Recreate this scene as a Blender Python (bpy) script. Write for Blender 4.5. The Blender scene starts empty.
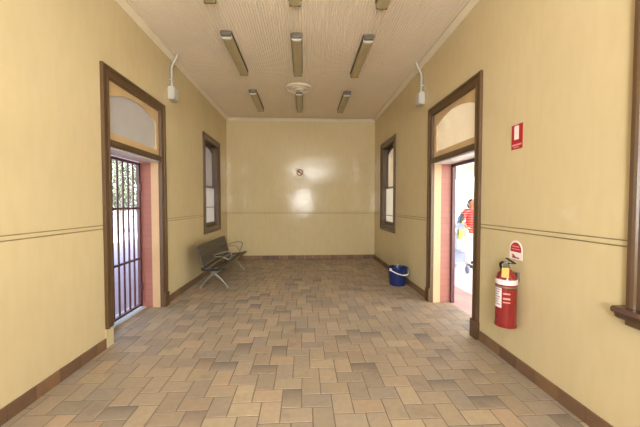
import bpy, bmesh, math, random
from mathutils import Vector, Matrix
random.seed(11)
PI = math.pi
sc = bpy.context.scene
COL = sc.collection

# ------------------------------------------------------------------ room figures (metres)
L, R, D, F, CZ = -2.06, 1.93, 8.2, -1.5, 3.80      # side walls, end wall, wall behind the camera, ceiling
INL, OUT = 0.135, 0.305                             # inner leaf, whole wall thickness
EYE = Vector((0, 0, 1.5))

# ------------------------------------------------------------------ materials
def srgb(r, g, b):
    f = lambda c: (c/255/12.92) if c/255 <= .04045 else ((c/255+.055)/1.055)**2.4
    return (f(r), f(g), f(b), 1)

def nodes(name):
    m = bpy.data.materials.new(name); m.use_nodes = True
    nt = m.node_tree
    return m, nt, nt.nodes['Principled BSDF']

def noise(nt, scale, detail=3, coord='Object', stretch=None):
    tc = nt.nodes.new('ShaderNodeTexCoord')
    n = nt.nodes.new('ShaderNodeTexNoise'); n.inputs['Scale'].default_value = scale; n.inputs['Detail'].default_value = detail
    if stretch:
        mp = nt.nodes.new('ShaderNodeMapping'); mp.inputs['Scale'].default_value = stretch
        nt.links.new(tc.outputs[coord], mp.inputs[0]); nt.links.new(mp.outputs[0], n.inputs['Vector'])
    else:
        nt.links.new(tc.outputs[coord], n.inputs['Vector'])
    return n

def ramp(nt, fac, stops):
    r = nt.nodes.new('ShaderNodeValToRGB')
    el = r.color_ramp.elements
    while len(el) < len(stops): el.new(.5)
    for e, (p, c) in zip(el, stops): e.position = p; e.color = c
    nt.links.new(fac, r.inputs[0])
    return r

def mul(c, k): return (c[0]*k, c[1]*k, c[2]*k, 1)

def mat(name, col, rough=.5, metal=0, var=.08, scale=6, bump=0, bscale=40, spec=.5, coat=0, stretch=None):
    m, nt, b = nodes(name)
    n = noise(nt, scale, 4, stretch=stretch)
    r = ramp(nt, n.outputs['Fac'], [(.3, mul(col, 1-var)), (.7, mul(col, 1+var))])
    nt.links.new(r.outputs[0], b.inputs['Base Color'])
    b.inputs['Roughness'].default_value = rough; b.inputs['Metallic'].default_value = metal
    b.inputs['Specular IOR Level'].default_value = spec
    b.inputs['Coat Weight'].default_value = coat
    if bump:
        n2 = noise(nt, bscale, 3)
        bp = nt.nodes.new('ShaderNodeBump'); bp.inputs['Strength'].default_value = bump; bp.inputs['Distance'].default_value = .01
        nt.links.new(n2.outputs['Fac'], bp.inputs['Height']); nt.links.new(bp.outputs[0], b.inputs['Normal'])
    return m

def wall_paint(name, col, patch=None):
    """gloss enamel over uneven plaster; patch = (y, z, ry, rz) of a worn filled spot"""
    m, nt, b = nodes(name)
    N = nt.nodes.new; K = nt.links.new
    big = noise(nt, .9, 4); fine = noise(nt, 14, 4, stretch=(1, 1, .25))
    r1 = ramp(nt, big.outputs['Fac'], [(.3, mul(col, .95)), (.7, mul(col, 1.04))])
    r2 = ramp(nt, fine.outputs['Fac'], [(.35, (.97, .965, .95, 1)), (.6, (1, 1, 1, 1))])
    mx = N('ShaderNodeMixRGB'); mx.blend_type = 'MULTIPLY'; mx.inputs[0].default_value = 1
    K(r1.outputs[0], mx.inputs[1]); K(r2.outputs[0], mx.inputs[2])
    outc = mx.outputs[0]
    if patch:
        tc = N('ShaderNodeTexCoord'); mp = N('ShaderNodeMapping')
        y, z, ry, rz = patch
        mp.inputs['Location'].default_value = (0, -y/ry, -z/rz); mp.inputs['Scale'].default_value = (0, 1/ry, 1/rz)
        K(tc.outputs['Object'], mp.inputs[0])
        ln = N('ShaderNodeVectorMath'); ln.operation = 'LENGTH'; K(mp.outputs[0], ln.inputs[0])
        n3 = noise(nt, 9, 5)
        ad = N('ShaderNodeMath'); ad.operation = 'MULTIPLY_ADD'; ad.inputs[1].default_value = 1.6; K(n3.outputs['Fac'], ad.inputs[0]); K(ln.outputs['Value'], ad.inputs[2])
        rm = ramp(nt, ad.outputs[0], [(.0, (1, 1, 1, 1)), (1, (0, 0, 0, 1))])
        rm.color_ramp.elements[0].position = .62
        m2 = N('ShaderNodeMixRGB'); m2.inputs[2].default_value = (col[0]*1.12, col[1]*1.2, col[2]*1.5, 1)
        dm = N('ShaderNodeMath'); dm.operation = 'MULTIPLY'; dm.inputs[1].default_value = .32
        K(rm.outputs[0], dm.inputs[0]); K(dm.outputs[0], m2.inputs[0]); K(outc, m2.inputs[1]); outc = m2.outputs[0]
    K(outc, b.inputs['Base Color'])
    b.inputs['Roughness'].default_value = .16; b.inputs['Specular IOR Level'].default_value = .24
    w1 = noise(nt, 3.2, 3); w2 = noise(nt, 30, 2)
    a = N('ShaderNodeMath'); a.operation = 'MULTIPLY_ADD'; a.inputs[1].default_value = .05
    K(w2.outputs['Fac'], a.inputs[0]); K(w1.outputs['Fac'], a.inputs[2])
    bp = N('ShaderNodeBump'); bp.inputs['Strength'].default_value = .28; bp.inputs['Distance'].default_value = .02
    K(a.outputs[0], bp.inputs['Height']); K(bp.outputs[0], b.inputs['Normal'])
    return m

def brick_mat(name, c1, c2, mortar):
    m, nt, b = nodes(name)
    tc = nt.nodes.new('ShaderNodeTexCoord'); sp = nt.nodes.new('ShaderNodeSeparateXYZ'); cb = nt.nodes.new('ShaderNodeCombineXYZ')
    ad = nt.nodes.new('ShaderNodeMath')
    nt.links.new(tc.outputs['Object'], sp.inputs[0])
    nt.links.new(sp.outputs[0], ad.inputs[0]); nt.links.new(sp.outputs[1], ad.inputs[1])
    nt.links.new(ad.outputs[0], cb.inputs[0]); nt.links.new(sp.outputs[2], cb.inputs[1])
    bk = nt.nodes.new('ShaderNodeTexBrick')
    for k, v in (('Color1', c1), ('Color2', c2), ('Mortar', mortar)): bk.inputs[k].default_value = v
    bk.inputs['Scale'].default_value = 1; bk.inputs['Brick Width'].default_value = .24; bk.inputs['Row Height'].default_value = .086
    bk.inputs['Mortar Size'].default_value = .006
    nt.links.new(cb.outputs[0], bk.inputs['Vector']); nt.links.new(bk.outputs['Color'], b.inputs['Base Color'])
    b.inputs['Roughness'].default_value = .45
    bp = nt.nodes.new('ShaderNodeBump'); bp.inputs['Strength'].default_value = .4; bp.inputs['Distance'].default_value = .01; bp.invert = True
    nt.links.new(bk.outputs['Fac'], bp.inputs['Height']); nt.links.new(bp.outputs[0], b.inputs['Normal'])
    return m

def tile_mat(name, rough, dirt):
    """fired clay: each tile's own colour sits in the mesh's attribute, kiln flashing and dirt on top"""
    m, nt, b = nodes(name)
    N = nt.nodes.new; K = nt.links.new
    at = N('ShaderNodeAttribute'); at.attribute_name = 'tile'
    n1 = noise(nt, 2.3, 4); n2 = noise(nt, 24, 4); n3 = noise(nt, 5.5, 2)
    r1 = ramp(nt, n1.outputs['Fac'], [(.3, (.86, .88, .92, 1)), (.62, (1.03, 1.0, .98, 1))])
    r2 = ramp(nt, n2.outputs['Fac'], [(.35, (.9, .9, .9, 1)), (.65, (1.04, 1.04, 1.04, 1))])
    r3 = ramp(nt, n3.outputs['Fac'], [(.27, (.74, .74, .78, 1)), (.4, (1, 1, 1, 1))])
    c = at.outputs['Color']
    for r in (r1, r2, r3):
        mx = N('ShaderNodeMixRGB'); mx.blend_type = 'MULTIPLY'; mx.inputs[0].default_value = dirt
        K(c, mx.inputs[1]); K(r.outputs[0], mx.inputs[2]); c = mx.outputs[0]
    K(c, b.inputs['Base Color'])
    rr = ramp(nt, n1.outputs['Fac'], [(.3, (rough, rough, rough, 1)), (.7, (rough+.14,)*3+(1,))])
    K(rr.outputs[0], b.inputs['Roughness'])
    bp = N('ShaderNodeBump'); bp.inputs['Strength'].default_value = .12; bp.inputs['Distance'].default_value = .006
    K(n2.outputs['Fac'], bp.inputs['Height']); K(bp.outputs[0], b.inputs['Normal'])
    return m

def frosted(name, col):
    m, nt, b = nodes(name)
    N = nt.nodes.new; K = nt.links.new
    tr = N('ShaderNodeBsdfTranslucent'); df = N('ShaderNodeBsdfDiffuse'); gl = N('ShaderNodeBsdfGlossy')
    n = noise(nt, 3, 3)
    r = ramp(nt, n.outputs['Fac'], [(.3, mul(col, .93)), (.7, col)])
    K(r.outputs[0], tr.inputs[0]); K(r.outputs[0], df.inputs[0]); gl.inputs['Roughness'].default_value = .12
    a = N('ShaderNodeMixShader'); a.inputs[0].default_value = .3; K(tr.outputs[0], a.inputs[1]); K(df.outputs[0], a.inputs[2])
    fr = N('ShaderNodeFresnel'); fr.inputs[0].default_value = 1.45
    c = N('ShaderNodeMixShader'); K(fr.outputs[0], c.inputs[0]); K(a.outputs[0], c.inputs[1]); K(gl.outputs[0], c.inputs[2])
    K(c.outputs[0], nt.nodes['Material Output'].inputs[0])
    nt.nodes.remove(b)
    return m

def clear(name):
    m, nt, b = nodes(name)
    N = nt.nodes.new; K = nt.links.new
    tp = N('ShaderNodeBsdfTransparent'); gl = N('ShaderNodeBsdfGlossy'); gl.inputs['Roughness'].default_value = .03
    n = noise(nt, 4, 2); r = ramp(nt, n.outputs['Fac'], [(.3, (.95, .97, .96, 1)), (.7, (.98, .99, .98, 1))]); K(r.outputs[0], tp.inputs[0])
    c = N('ShaderNodeMixShader'); c.inputs[0].default_value = .06; K(tp.outputs[0], c.inputs[1]); K(gl.outputs[0], c.inputs[2])
    K(c.outputs[0], nt.nodes['Material Output'].inputs[0]); nt.nodes.remove(b)
    return m

CREAM = srgb(201, 184, 142)
M = {}
M['wall'] = wall_paint('cream_enamel', CREAM)
M['wall_right'] = wall_paint('cream_enamel_worn', CREAM, patch=(2.12, 1.43, .30, .26))
M['cream_trim'] = mat('cream_gloss_trim', srgb(194, 164, 118), .3, var=.04)
M['jamb'] = mat('tan_jamb_paint', srgb(184, 152, 112), .35, var=.04)
M['cornice'] = mat('cornice_paint', srgb(226, 214, 186), .5, var=.04)
M['ceiling'] = mat('ceiling_paint', srgb(238, 226, 204), .5, var=.03, scale=1.2)
M['brown'] = mat('brown_gloss_paint', srgb(86, 64, 40), .32, var=.1, scale=9, bump=.08, bscale=60, stretch=(1, 1, .2))
M['brown_sill'] = mat('dark_brown_gloss_paint', srgb(82, 58, 45), .25, var=.1, scale=9)
M['red_brick'] = brick_mat('painted_red_brick', srgb(150, 94, 80), srgb(146, 90, 76), srgb(141, 87, 74))
M['maroon'] = mat('maroon_gate_paint', srgb(74, 38, 44), .35, var=.08)
M['soffit'] = mat('pale_soffit_paint', srgb(226, 222, 212), .5, var=.03)
M['stone'] = mat('pale_stone_sill', srgb(186, 192, 198), .6, var=.06, scale=12)
M['tile'] = tile_mat('quarry_tile', .5, .75)
M['skirt'] = tile_mat('skirting_tile', .38, .7)
M['grout'] = mat('grout', srgb(112, 98, 82), .85, var=.12, scale=9)
M['frost'] = frosted('frosted_glass', (.74, .71, .62, 1))
M['frost_light'] = frosted('frosted_glass_light', (.97, .93, .83, 1))
M['frost_warm'] = frosted('frosted_glass_warm', (.9, .82, .66, 1))
M['clear'] = clear('clear_glass')
M['alu'] = mat('cast_aluminium', srgb(132, 129, 118), .42, .45, var=.06)
M['slat'] = mat('bronze_anodised_slat', srgb(76, 66, 54), .45, .1, var=.1, stretch=(6, .4, 6))
M['diffuser'] = mat('yellowed_diffuser', srgb(178, 164, 124), .35, var=.06)
M['lamp_end'] = mat('dark_lamp_end', srgb(112, 106, 94), .4, .3, var=.15)
M['clip'] = mat('bright_steel_clip', srgb(206, 200, 184), .3, .2, var=.03)
M['tray'] = mat('lamp_tray', srgb(98, 88, 68), .5, .1, var=.08)
M['plaster_rose'] = mat('white_plaster', srgb(226, 214, 190), .55, var=.03)
M['dark'] = mat('dark_hole', srgb(40, 36, 32), .6, var=.1)
M['grey_plastic'] = mat('grey_plastic', srgb(186, 184, 172), .45, var=.04)
M['blue'] = mat('blue_plastic', srgb(24, 38, 90), .32, var=.06)
M['blue_dark'] = mat('navy_plastic', srgb(28, 36, 84), .4, var=.06)
M['white_plastic'] = mat('white_plastic', srgb(228, 226, 222), .4, var=.02)
M['red_paint'] = mat('extinguisher_red', srgb(128, 30, 28), .24, var=.04, coat=.4)
M['black'] = mat('black_rubber', srgb(28, 27, 25), .45, var=.1)
M['steel'] = mat('grey_steel', srgb(140, 138, 128), .35, .7, var=.06)
M['tag'] = mat('orange_tag', srgb(226, 164, 84), .6, var=.03)
M['label_white'] = mat('label_white', srgb(220, 208, 206), .45, var=.03)
M['ink'] = mat('grey_print', srgb(130, 112, 112), .5, var=.06)
M['sign_red'] = mat('sign_red', srgb(168, 32, 38), .4, var=.03)
M['sign_white'] = mat('sign_white', srgb(236, 226, 220), .45, var=.02)
M['sign_pink'] = mat('sign_pale_red', srgb(226, 150, 146), .45, var=.02)
M['sign_cream'] = mat('faded_sign', srgb(214, 196, 158), .45, var=.03)
M['ring_brown'] = mat('faded_ring', srgb(128, 60, 52), .45, var=.05)

# ------------------------------------------------------------------ mesh helpers
def new(): return bmesh.new()

def box(bm, x0, x1, y0, y1, z0, z1, bev=0):
    x0, x1 = sorted((x0, x1)); y0, y1 = sorted((y0, y1)); z0, z1 = sorted((z0, z1))
    v = [bm.verts.new((x, y, z)) for x in (x0, x1) for y in (y0, y1) for z in (z0, z1)]
    fs = [bm.faces.new([v[i] for i in q]) for q in ((0, 1, 3, 2), (4, 6, 7, 5), (0, 4, 5, 1), (2, 3, 7, 6), (0, 2, 6, 4), (1, 5, 7, 3))]
    if bev:
        es = list({e for f in fs for e in f.edges})
        bmesh.ops.bevel(bm, geom=es, offset=bev, segments=2, affect='EDGES', profile=.5)
    return fs

def obox(bm, c, ax, ay, az, bev=0):
    """oriented box: centre and three half-extent vectors"""
    c = Vector(c); ax, ay, az = Vector(ax), Vector(ay), Vector(az)
    v = [bm.verts.new(c+ax*i+ay*j+az*k) for i in (-1, 1) for j in (-1, 1) for k in (-1, 1)]
    fs = [bm.faces.new([v[i] for i in q]) for q in ((0, 1, 3, 2), (4, 6, 7, 5), (0, 4, 5, 1), (2, 3, 7, 6), (0, 2, 6, 4), (1, 5, 7, 3))]
    if bev:
        bmesh.ops.bevel(bm, geom=list({e for f in fs for e in f.edges}), offset=bev, segments=2, affect='EDGES', profile=.5)

def tube(bm, pts, r, seg=10, cap=True):
    pts = [Vector(p) for p in pts]
    rr = r if isinstance(r, (list, tuple)) else [r]*len(pts)
    rings = []; up = None
    for i, p in enumerate(pts):
        t = (pts[min(i+1, len(pts)-1)]-pts[max(i-1, 0)]).normalized()
        if up is None:
            up = Vector((0, 0, 1)) if abs(t.z) < .9 else Vector((1, 0, 0))
        a = t.cross(up)
        if a.length < 1e-5: a = t.orthogonal()
        a.normalize(); b = a.cross(t).normalized(); up = b
        rings.append([bm.verts.new(p+(a*math.cos(2*PI*k/seg)+b*math.sin(2*PI*k/seg))*rr[i]) for k in range(seg)])
    for q, s in zip(rings, rings[1:]):
        for k in range(seg): bm.faces.new((q[k], q[(k+1) % seg], s[(k+1) % seg], s[k]))
    if cap:
        bm.faces.new(rings[0][::-1]); bm.faces.new(rings[-1])

def lathe(bm, prof, cx, cy, seg=32, mtx=None):
    """prof: (radius, height) pairs turned round the vertical through (cx, cy); mtx re-aims it"""
    rings = []
    for r, z in prof:
        n = 1 if r < 1e-6 else seg
        ring = []
        for k in range(n):
            p = Vector((r*math.cos(2*PI*k/seg), r*math.sin(2*PI*k/seg), z))
            p = mtx @ p if mtx else p + Vector((cx, cy, 0))
            ring.append(bm.verts.new(p))
        rings.append(ring)
    for a, b in zip(rings, rings[1:]):
        if len(a) == 1 and len(b) == 1: continue
        for k in range(seg):
            k2 = (k+1) % seg
            if len(a) == 1: bm.faces.new((a[0], b[k2], b[k]))
            elif len(b) == 1: bm.faces.new((a[k], a[k2], b[0]))
            else: bm.faces.new((a[k], a[k2], b[k2], b[k]))

def prism(bm, poly, fn, n0, n1):
    """polygon in (u, v) pushed from n0 to n1, mapped through fn(u, v, n)"""
    a = [bm.verts.new(fn(u, v, n0)) for u, v in poly]; b = [bm.verts.new(fn(u, v, n1)) for u, v in poly]
    bm.faces.new(a[::-1]); bm.faces.new(b)
    for i in range(len(poly)):
        j = (i+1) % len(poly); bm.faces.new((a[i], a[j], b[j], b[i]))

def smooth_curve(pts, n=6):
    pts = [Vector(p) for p in pts]; out = []
    for i in range(len(pts)-1):
        p0, p1, p2, p3 = pts[max(i-1, 0)], pts[i], pts[i+1], pts[min(i+2, len(pts)-1)]
        for k in range(n):
            t = k/n
            out.append(.5*((2*p1)+(p2-p0)*t+(2*p0-5*p1+4*p2-p3)*t*t+(3*p1-p0-3*p2+p3)*t**3))
    out.append(pts[-1]); return out

def obj(name, bm, m, parent=None, smooth=False):
    bmesh.ops.recalc_face_normals(bm, faces=bm.faces)
    if parent is not None:
        w = Vector((0, 0, 0)); p = parent
        while p is not None: w += p.location; p = p.parent
        bmesh.ops.translate(bm, verts=bm.verts, vec=-w)
    me = bpy.data.meshes.new(name); bm.to_mesh(me); bm.free()
    for x in (m if isinstance(m, (list, tuple)) else [m]): me.materials.append(x)
    if smooth:
        for p in me.polygons: p.use_smooth = True
        me.set_sharp_from_angle(angle=math.radians(40))
    o = bpy.data.objects.new(name, me); COL.objects.link(o)
    if parent is not None: o.parent = parent
    return o

def tag(o, label, cat, group=None):
    o['label'] = label; o['category'] = cat
    if group: o['group'] = group
    return o

def thing(name, label, cat, loc, group=None):
    o = bpy.data.objects.new(name, None); COL.objects.link(o); o.location = loc
    o.empty_display_size = .1
    return tag(o, label, cat, group)

def structure(o, label=None):
    o['kind'] = 'structure'
    if label: o['label'] = label
    return o

def struct_root(name, loc):
    o = bpy.data.objects.new(name, None); COL.objects.link(o); o.location = loc
    return structure(o)

# wall planes: u runs along the wall, v up, n out of the wall into the room
onL = lambda u, v, n: Vector((L+n, u, v))
onR = lambda u, v, n: Vector((R-n, u, v))
onB = lambda u, v, n: Vector((u, D-n, v))
onF = lambda u, v, n: Vector((u, F+n, v))

# ------------------------------------------------------------------ walls with openings and the two scored rail lines
GROOVE = [(1.240, 1.249), (1.277, 1.285)]
DOOR = (3.315, 4.475, 0, 2.83)
WIN = (6.42, 7.35, 1.0, 2.85)
NEARWIN = (.57, 1.55, .91, 2.85)

M['groove_shade'] = mat('shaded_score_line', srgb(142, 122, 86), .6, var=.15)  # darker tone paints the shade inside the scored lines
def wall(name, fn, u0, u1, holes, mats, layers, zlo=-.06):
    """cells between the cuts, each a closed block; layers = [(n0, n1, material index)] from the room outwards"""
    us = sorted({u0, u1} | {h[i] for h in holes for i in (0, 1)})
    vs = sorted({zlo, CZ} | {h[i] for h in holes for i in (2, 3)} | {z for g in GROOVE for z in g})
    bm = new()
    for a, b in zip(us, us[1:]):
        col = []                                   # merge cells upwards where nothing changes
        for c, d in zip(vs, vs[1:]):
            mu, mv = (a+b)/2, (c+d)/2
            if any(h[0] < mu < h[1] and h[2]-1e-6 < mv < h[3] or (h[2] == 0 and h[0] < mu < h[1] and mv < h[3]) for h in holes): continue
            g = any(p < mv < q for p, q in GROOVE)
            if col and col[-1][1] == c and col[-1][2] == g: col[-1] = (col[-1][0], d, g)
            else: col.append((c, d, g))
        for c, d, g in col:
            for k, (n0, n1, mi) in enumerate(layers):
                s = len(bm.faces)
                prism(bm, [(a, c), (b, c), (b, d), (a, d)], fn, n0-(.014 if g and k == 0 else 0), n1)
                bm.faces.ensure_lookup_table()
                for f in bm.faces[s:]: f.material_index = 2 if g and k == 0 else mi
    return structure(obj(name, bm, mats))

LAY = [(0, -INL, 0), (-INL, -OUT, 1)]
wall('wall_left', onL, F-OUT, D+OUT, [DOOR, WIN, NEARWIN], [M['wall'], M['red_brick'], M['groove_shade']], LAY)
wall('wall_right', onR, F-OUT, D+OUT, [DOOR, WIN, NEARWIN], [M['wall_right'], M['red_brick'], M['groove_shade']], LAY)
wall('wall_back', onB, L, R, [], [M['wall'], M['red_brick'], M['groove_shade']], LAY)
ADDED_WIN = (-.55, .40, 1.15, 2.2)  # unseen opening, added for fill and a glossy patch on the end wall
ADDED_HIGHWIN = (-.8, 1.5, 3.2, 3.62)  # unseen slot, added for the upper highlight on the end wall
wall('wall_front', onF, L, R, [ADDED_WIN, ADDED_HIGHWIN], [M['wall'], M['red_brick'], M['groove_shade']], LAY)

# ceiling: ripple iron lining with its ribs running down the room
bm = new()
pitch, sub, x = .034, 6, L
cols = []
while x < R+1e-6:
    t = (x-L)/pitch
    cols.append((bm.verts.new((x, F, CZ-.0075*math.cos(2*PI*t))), bm.verts.new((x, D, CZ-.0075*math.cos(2*PI*t)))))
    x += pitch/sub
for a, b in zip(cols, cols[1:]): bm.faces.new((a[0], b[0], b[1], a[1]))
o = structure(obj('ceiling', bm, M['ceiling'], smooth=False))
for p in o.data.polygons: p.use_smooth = True
bm = new(); box(bm, L-OUT-.1, R+OUT+.1, F-OUT-.1, D+OUT+.1, CZ+.03, CZ+.2)
structure(obj('roof', bm, M['soffit']))

# cornices
def cornice(name, fn, u0, u1):
    bm = new()
    pr = [(0, CZ-.078), (.012, CZ-.078), (.012, CZ-.07), (.02, CZ-.066), (.045, CZ-.045), (.07, CZ-.026), (.085, CZ-.03), (.085, CZ-.019), (0, CZ-.019)]
    a = [bm.verts.new(fn(u0, z, n)) for n, z in pr]; b = [bm.verts.new(fn(u1, z, n)) for n, z in pr]
    for i in range(len(pr)):
        j = (i+1) % len(pr); bm.faces.new((a[i], a[j], b[j], b[i]))
    bm.faces.new(a); bm.faces.new(b[::-1])
    return structure(obj(name, bm, M['cornice']))
cornice('trim_1', onL, F, D); cornice('trim_2', onR, F, D); cornice('trim_3', onB, L, R); cornice('trim_4', onF, L, R)

# ------------------------------------------------------------------ quarry tile floor (staircase herringbone, 228 x 150 tiles)
TL, TS, GAP = .2295, .1505, .0055
def clay():
    base = random.choice([(159, 143, 119), (162, 145, 121), (156, 140, 117), (164, 144, 119), (154, 140, 118), (152, 138, 118), (166, 150, 123), (146, 134, 117)])
    k = random.uniform(.95, 1.04); return srgb(base[0]*k, base[1]*k, base[2]*k)
def clip(r, c):
    a = (max(r[0], c[0]), min(r[1], c[1]), max(r[2], c[2]), min(r[3], c[3]))
    return a if a[1]-a[0] > .008 and a[3]-a[2] > .008 else None
def tiles_mesh(areas, ox, oy):
    bm = new(); cl = bm.loops.layers.float_color.new('tile')
    for i in range(-60, 70):
        for j in range(-40, 50):
            x = ox+i*TS+j*(TL+TS); y = oy+i*TS+j*(TS-TL)
            if not (-3.2 < x < 3 and F-1 < y < D+1): continue
            for q in ((x, x+TL, y, y+TS), (x+TL, x+TL+TS, y+TS-TL, y+TS)):
                c = clay(); g = GAP/2
                q2 = (q[0]+g, q[1]-g, q[2]+g, q[3]-g)
                dark = random.random() < .06                       # over-fired tiles: one end grey
                for ar in areas:
                    k = clip(q2, ar)
                    if not k: continue
                    b_ = .003
                    top = [bm.verts.new(p) for p in ((k[0]+b_, k[2]+b_, 0), (k[1]-b_, k[2]+b_, 0), (k[1]-b_, k[3]-b_, 0), (k[0]+b_, k[3]-b_, 0))]
                    low = [bm.verts.new(p) for p in ((k[0], k[2], -.004), (k[1], k[2], -.004), (k[1], k[3], -.004), (k[0], k[3], -.004))]
                    fs = [bm.faces.new(top)]
                    for a in range(4): fs.append(bm.faces.new((low[a], low[(a+1) % 4], top[(a+1) % 4], top[a])))
                    for f in fs:
                        for lp in f.loops:
                            cc = c
                            if dark and lp.vert.co.y > (k[2]+k[3])/2: cc = (c[0]*.55, c[1]*.57, c[2]*.64, 1)
                            lp[cl] = cc
    return bm
areas = [(L, R, F, D), (L-.24, L, DOOR[0], DOOR[1]), (R, R+.30, DOOR[0], DOOR[1])]
bm = tiles_mesh(areas, .1303, 2.335)
floor = structure(obj('floor', bm, [M['tile'], M['grout']]))
bm = new()
for a in areas: box(bm, a[0], a[1], a[2], a[3], -.08, -.002)
g_ = obj('grout_bed', bm, M['grout'], floor)

# tile skirting
def skirting(name, fn, spans):
    bm = new(); cl = bm.loops.layers.float_color.new('tile')
    for u0, u1 in spans:
        u = u0
        while u < u1-.01:
            e = min(u+.228, u1); s = len(bm.faces)
            prism(bm, [(u+.002, 0), (e-.002, 0), (e-.002, .108), (u+.002, .108)], fn, -.003, .013)
            bm.faces.ensure_lookup_table()
            c = random.choice([(122, 92, 64), (114, 86, 62), (130, 98, 69), (106, 80, 58), (126, 94, 64)]); c = srgb(*c)
            for f in bm.faces[s:]:
                for lp in f.loops: lp[cl] = c
            u = e
    return structure(obj(name, bm, M['skirt']))
skirting('baseboard_left', onL, [(F, 3.2), (4.61, D)])
skirting('baseboard_right', onR, [(F, 3.19), (4.61, D)])
skirting('baseboard_back', onB, [(L+.014, R-.014)])

# ------------------------------------------------------------------ joinery
def frame_moulding(bm, fn, u0, u1, v0, v1, w, prof, bottom=True, vb0=None):
    """mitred moulding round an opening; prof = (distance out from the opening 0..1, n)"""
    rows = []
    for d, n in prof:
        d *= w
        if bottom: ring = [(u0-d, v0-d), (u0-d, v1+d), (u1+d, v1+d), (u1+d, v0-d)]
        else: ring = [(u0-d, v0 if vb0 is None else vb0), (u0-d, v1+d), (u1+d, v1+d), (u1+d, v0)]
        rows.append([bm.verts.new(fn(u, v, n)) for u, v in ring])
    k = 4 if bottom else 3
    for a, b in zip(rows, rows[1:]):
        for i in range(k): bm.faces.new((a[i], a[(i+1) % 4], b[(i+1) % 4], b[i]))
    if not bottom:
        bm.faces.new([r[0] for r in rows]); bm.faces.new([r[3] for r in rows][::-1])
CASE = [(-.07, -.03), (-.07, .014), (-.05, .018), (.06, .022), (.14, .022), (.18, .018), (.62, .018), (.68, .028), (.8, .034), (.96, .034), (1, .03), (1, -.002)]

def arch_plate(bm, fn, o, h, crown, n0, n1, seg=14):
    """board o=(u0,u1,v0,v1) with a hole h=(u0,u1,v0,spring) under a flat arch"""
    U = lambda a, b, c, d: prism(bm, [(a, c), (b, c), (b, d), (a, d)], fn, n0, n1)
    if h[2]-o[2] > 1e-4: U(o[0], o[1], o[2], h[2])
    U(o[0], h[0], h[2], o[3]); U(h[1], o[1], h[2], o[3])
    f = arch_fn(h, crown)
    for k in range(seg):
        a = h[0]+(h[1]-h[0])*k/seg; b = h[0]+(h[1]-h[0])*(k+1)/seg
        prism(bm, [(a, f(a)), (b, f(b)), (b, o[3]), (a, o[3])], fn, n0, n1)
def arch_fn(h, crown):
    m, hw, rise = (h[0]+h[1])/2, (h[1]-h[0])/2, crown-h[3]
    rad = (hw*hw+rise*rise)/(2*rise)
    return lambda u: crown-rad+math.sqrt(max(rad*rad-(u-m)**2, 0))
def arch_pane(bm, fn, h, crown, n0, n1, seg=14):
    f = arch_fn(h, crown)
    poly = [(h[0], h[2]), (h[1], h[2])]+[(h[1]-(h[1]-h[0])*k/seg, f(h[1]-(h[1]-h[0])*k/seg)) for k in range(seg+1)]
    prism(bm, poly, fn, n0, n1)

def make_door(name, fn, root, glass, near_trim_from):
    y0, y1, _, zt = DOOR
    bm = new(); frame_moulding(bm, fn, y0, y1, 0, zt, .112, CASE, False, near_trim_from)
    prism(bm, [(y1-.004, 0), (y1+.127, 0), (y1+.127, .19), (y1+.115, .205), (y1-.004, .205)], fn, -.002, .042)
    if near_trim_from < .05:
        prism(bm, [(y0+.004, 0), (y0-.12, 0), (y0-.12, .19), (y0-.108, .205), (y0+.004, .205)], fn, -.002, .042)
    obj('casing', bm, M['brown'], root)
    bm = new()                                          # thin timber lining, cream, on the inner leaf
    prism(bm, [(y0, 0), (y0+.012, 0), (y0+.012, 2.11), (y0, 2.11)], fn, -.03, -INL)
    prism(bm, [(y1-.012, 0), (y1, 0), (y1, 2.11), (y1-.012, 2.11)], fn, -.03, -INL)
    obj('jamb_lining', bm, M['jamb'], root)
    bm = new(); prism(bm, [(y0, 2.112), (y1, 2.112), (y1, 2.185), (y0, 2.185)], fn, .014, -.10)
    prism(bm, [(y0, 2.135), (y1, 2.135), (y1, 2.165), (y0, 2.165)], fn, .024, .0)
    obj('transom_bar', bm, M['brown'], root)
    bm = new(); prism(bm, [(y0, 2.10), (y1, 2.10), (y1, 2.13), (y0, 2.13)], fn, -.02, -OUT)
    obj('soffit_board', bm, M['soffit'], root)
    hole = (y0+.075, y1-.075, 2.27, 2.655); crown = 2.765
    bm = new(); arch_plate(bm, fn, (y0, y1, 2.185, zt), hole, crown, -.02, -.06)
    fl = obj('fanlight_sash', bm, M['cream_trim'], root)
    bm = new(); arch_pane(bm, fn, hole, crown, -.038, -.044)
    obj('pane', bm, glass, fl)

dl = struct_root('door_1', (L, 3.9, 0)); make_door('door_1', onL, dl, M['frost'], .2)
bm = new(); box(bm, L-.235, L-.47, DOOR[0]-.02, DOOR[1]+.02, -.06, .012, .004); obj('threshold', bm, M['stone'], dl)
bm = new(); prism(bm, [(DOOR[0]-.112, 0), (DOOR[0], 0), (DOOR[0], .2), (DOOR[0]-.112, .2)], onL, -.002, .012); obj('plinth_patch', bm, M['wall'], dl)
dr = struct_root('door_2', (R, 3.9, 0)); make_door('door_2', onR, dr, M['frost_warm'], 0)
bm = new()                                              # steel gate frame left in the outer edge of the doorway
for q in ((DOOR[0], DOOR[0]+.045, 0, 2.10), (DOOR[1]-.045, DOOR[1], 0, 2.10), (DOOR[0], DOOR[1], 2.055, 2.10)):
    prism(bm, [(q[0], q[2]), (q[1], q[2]), (q[1], q[3]), (q[0], q[3])], onR, -OUT+.01, -OUT-.04)
obj('gate_frame', bm, M['maroon'], dr)

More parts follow.
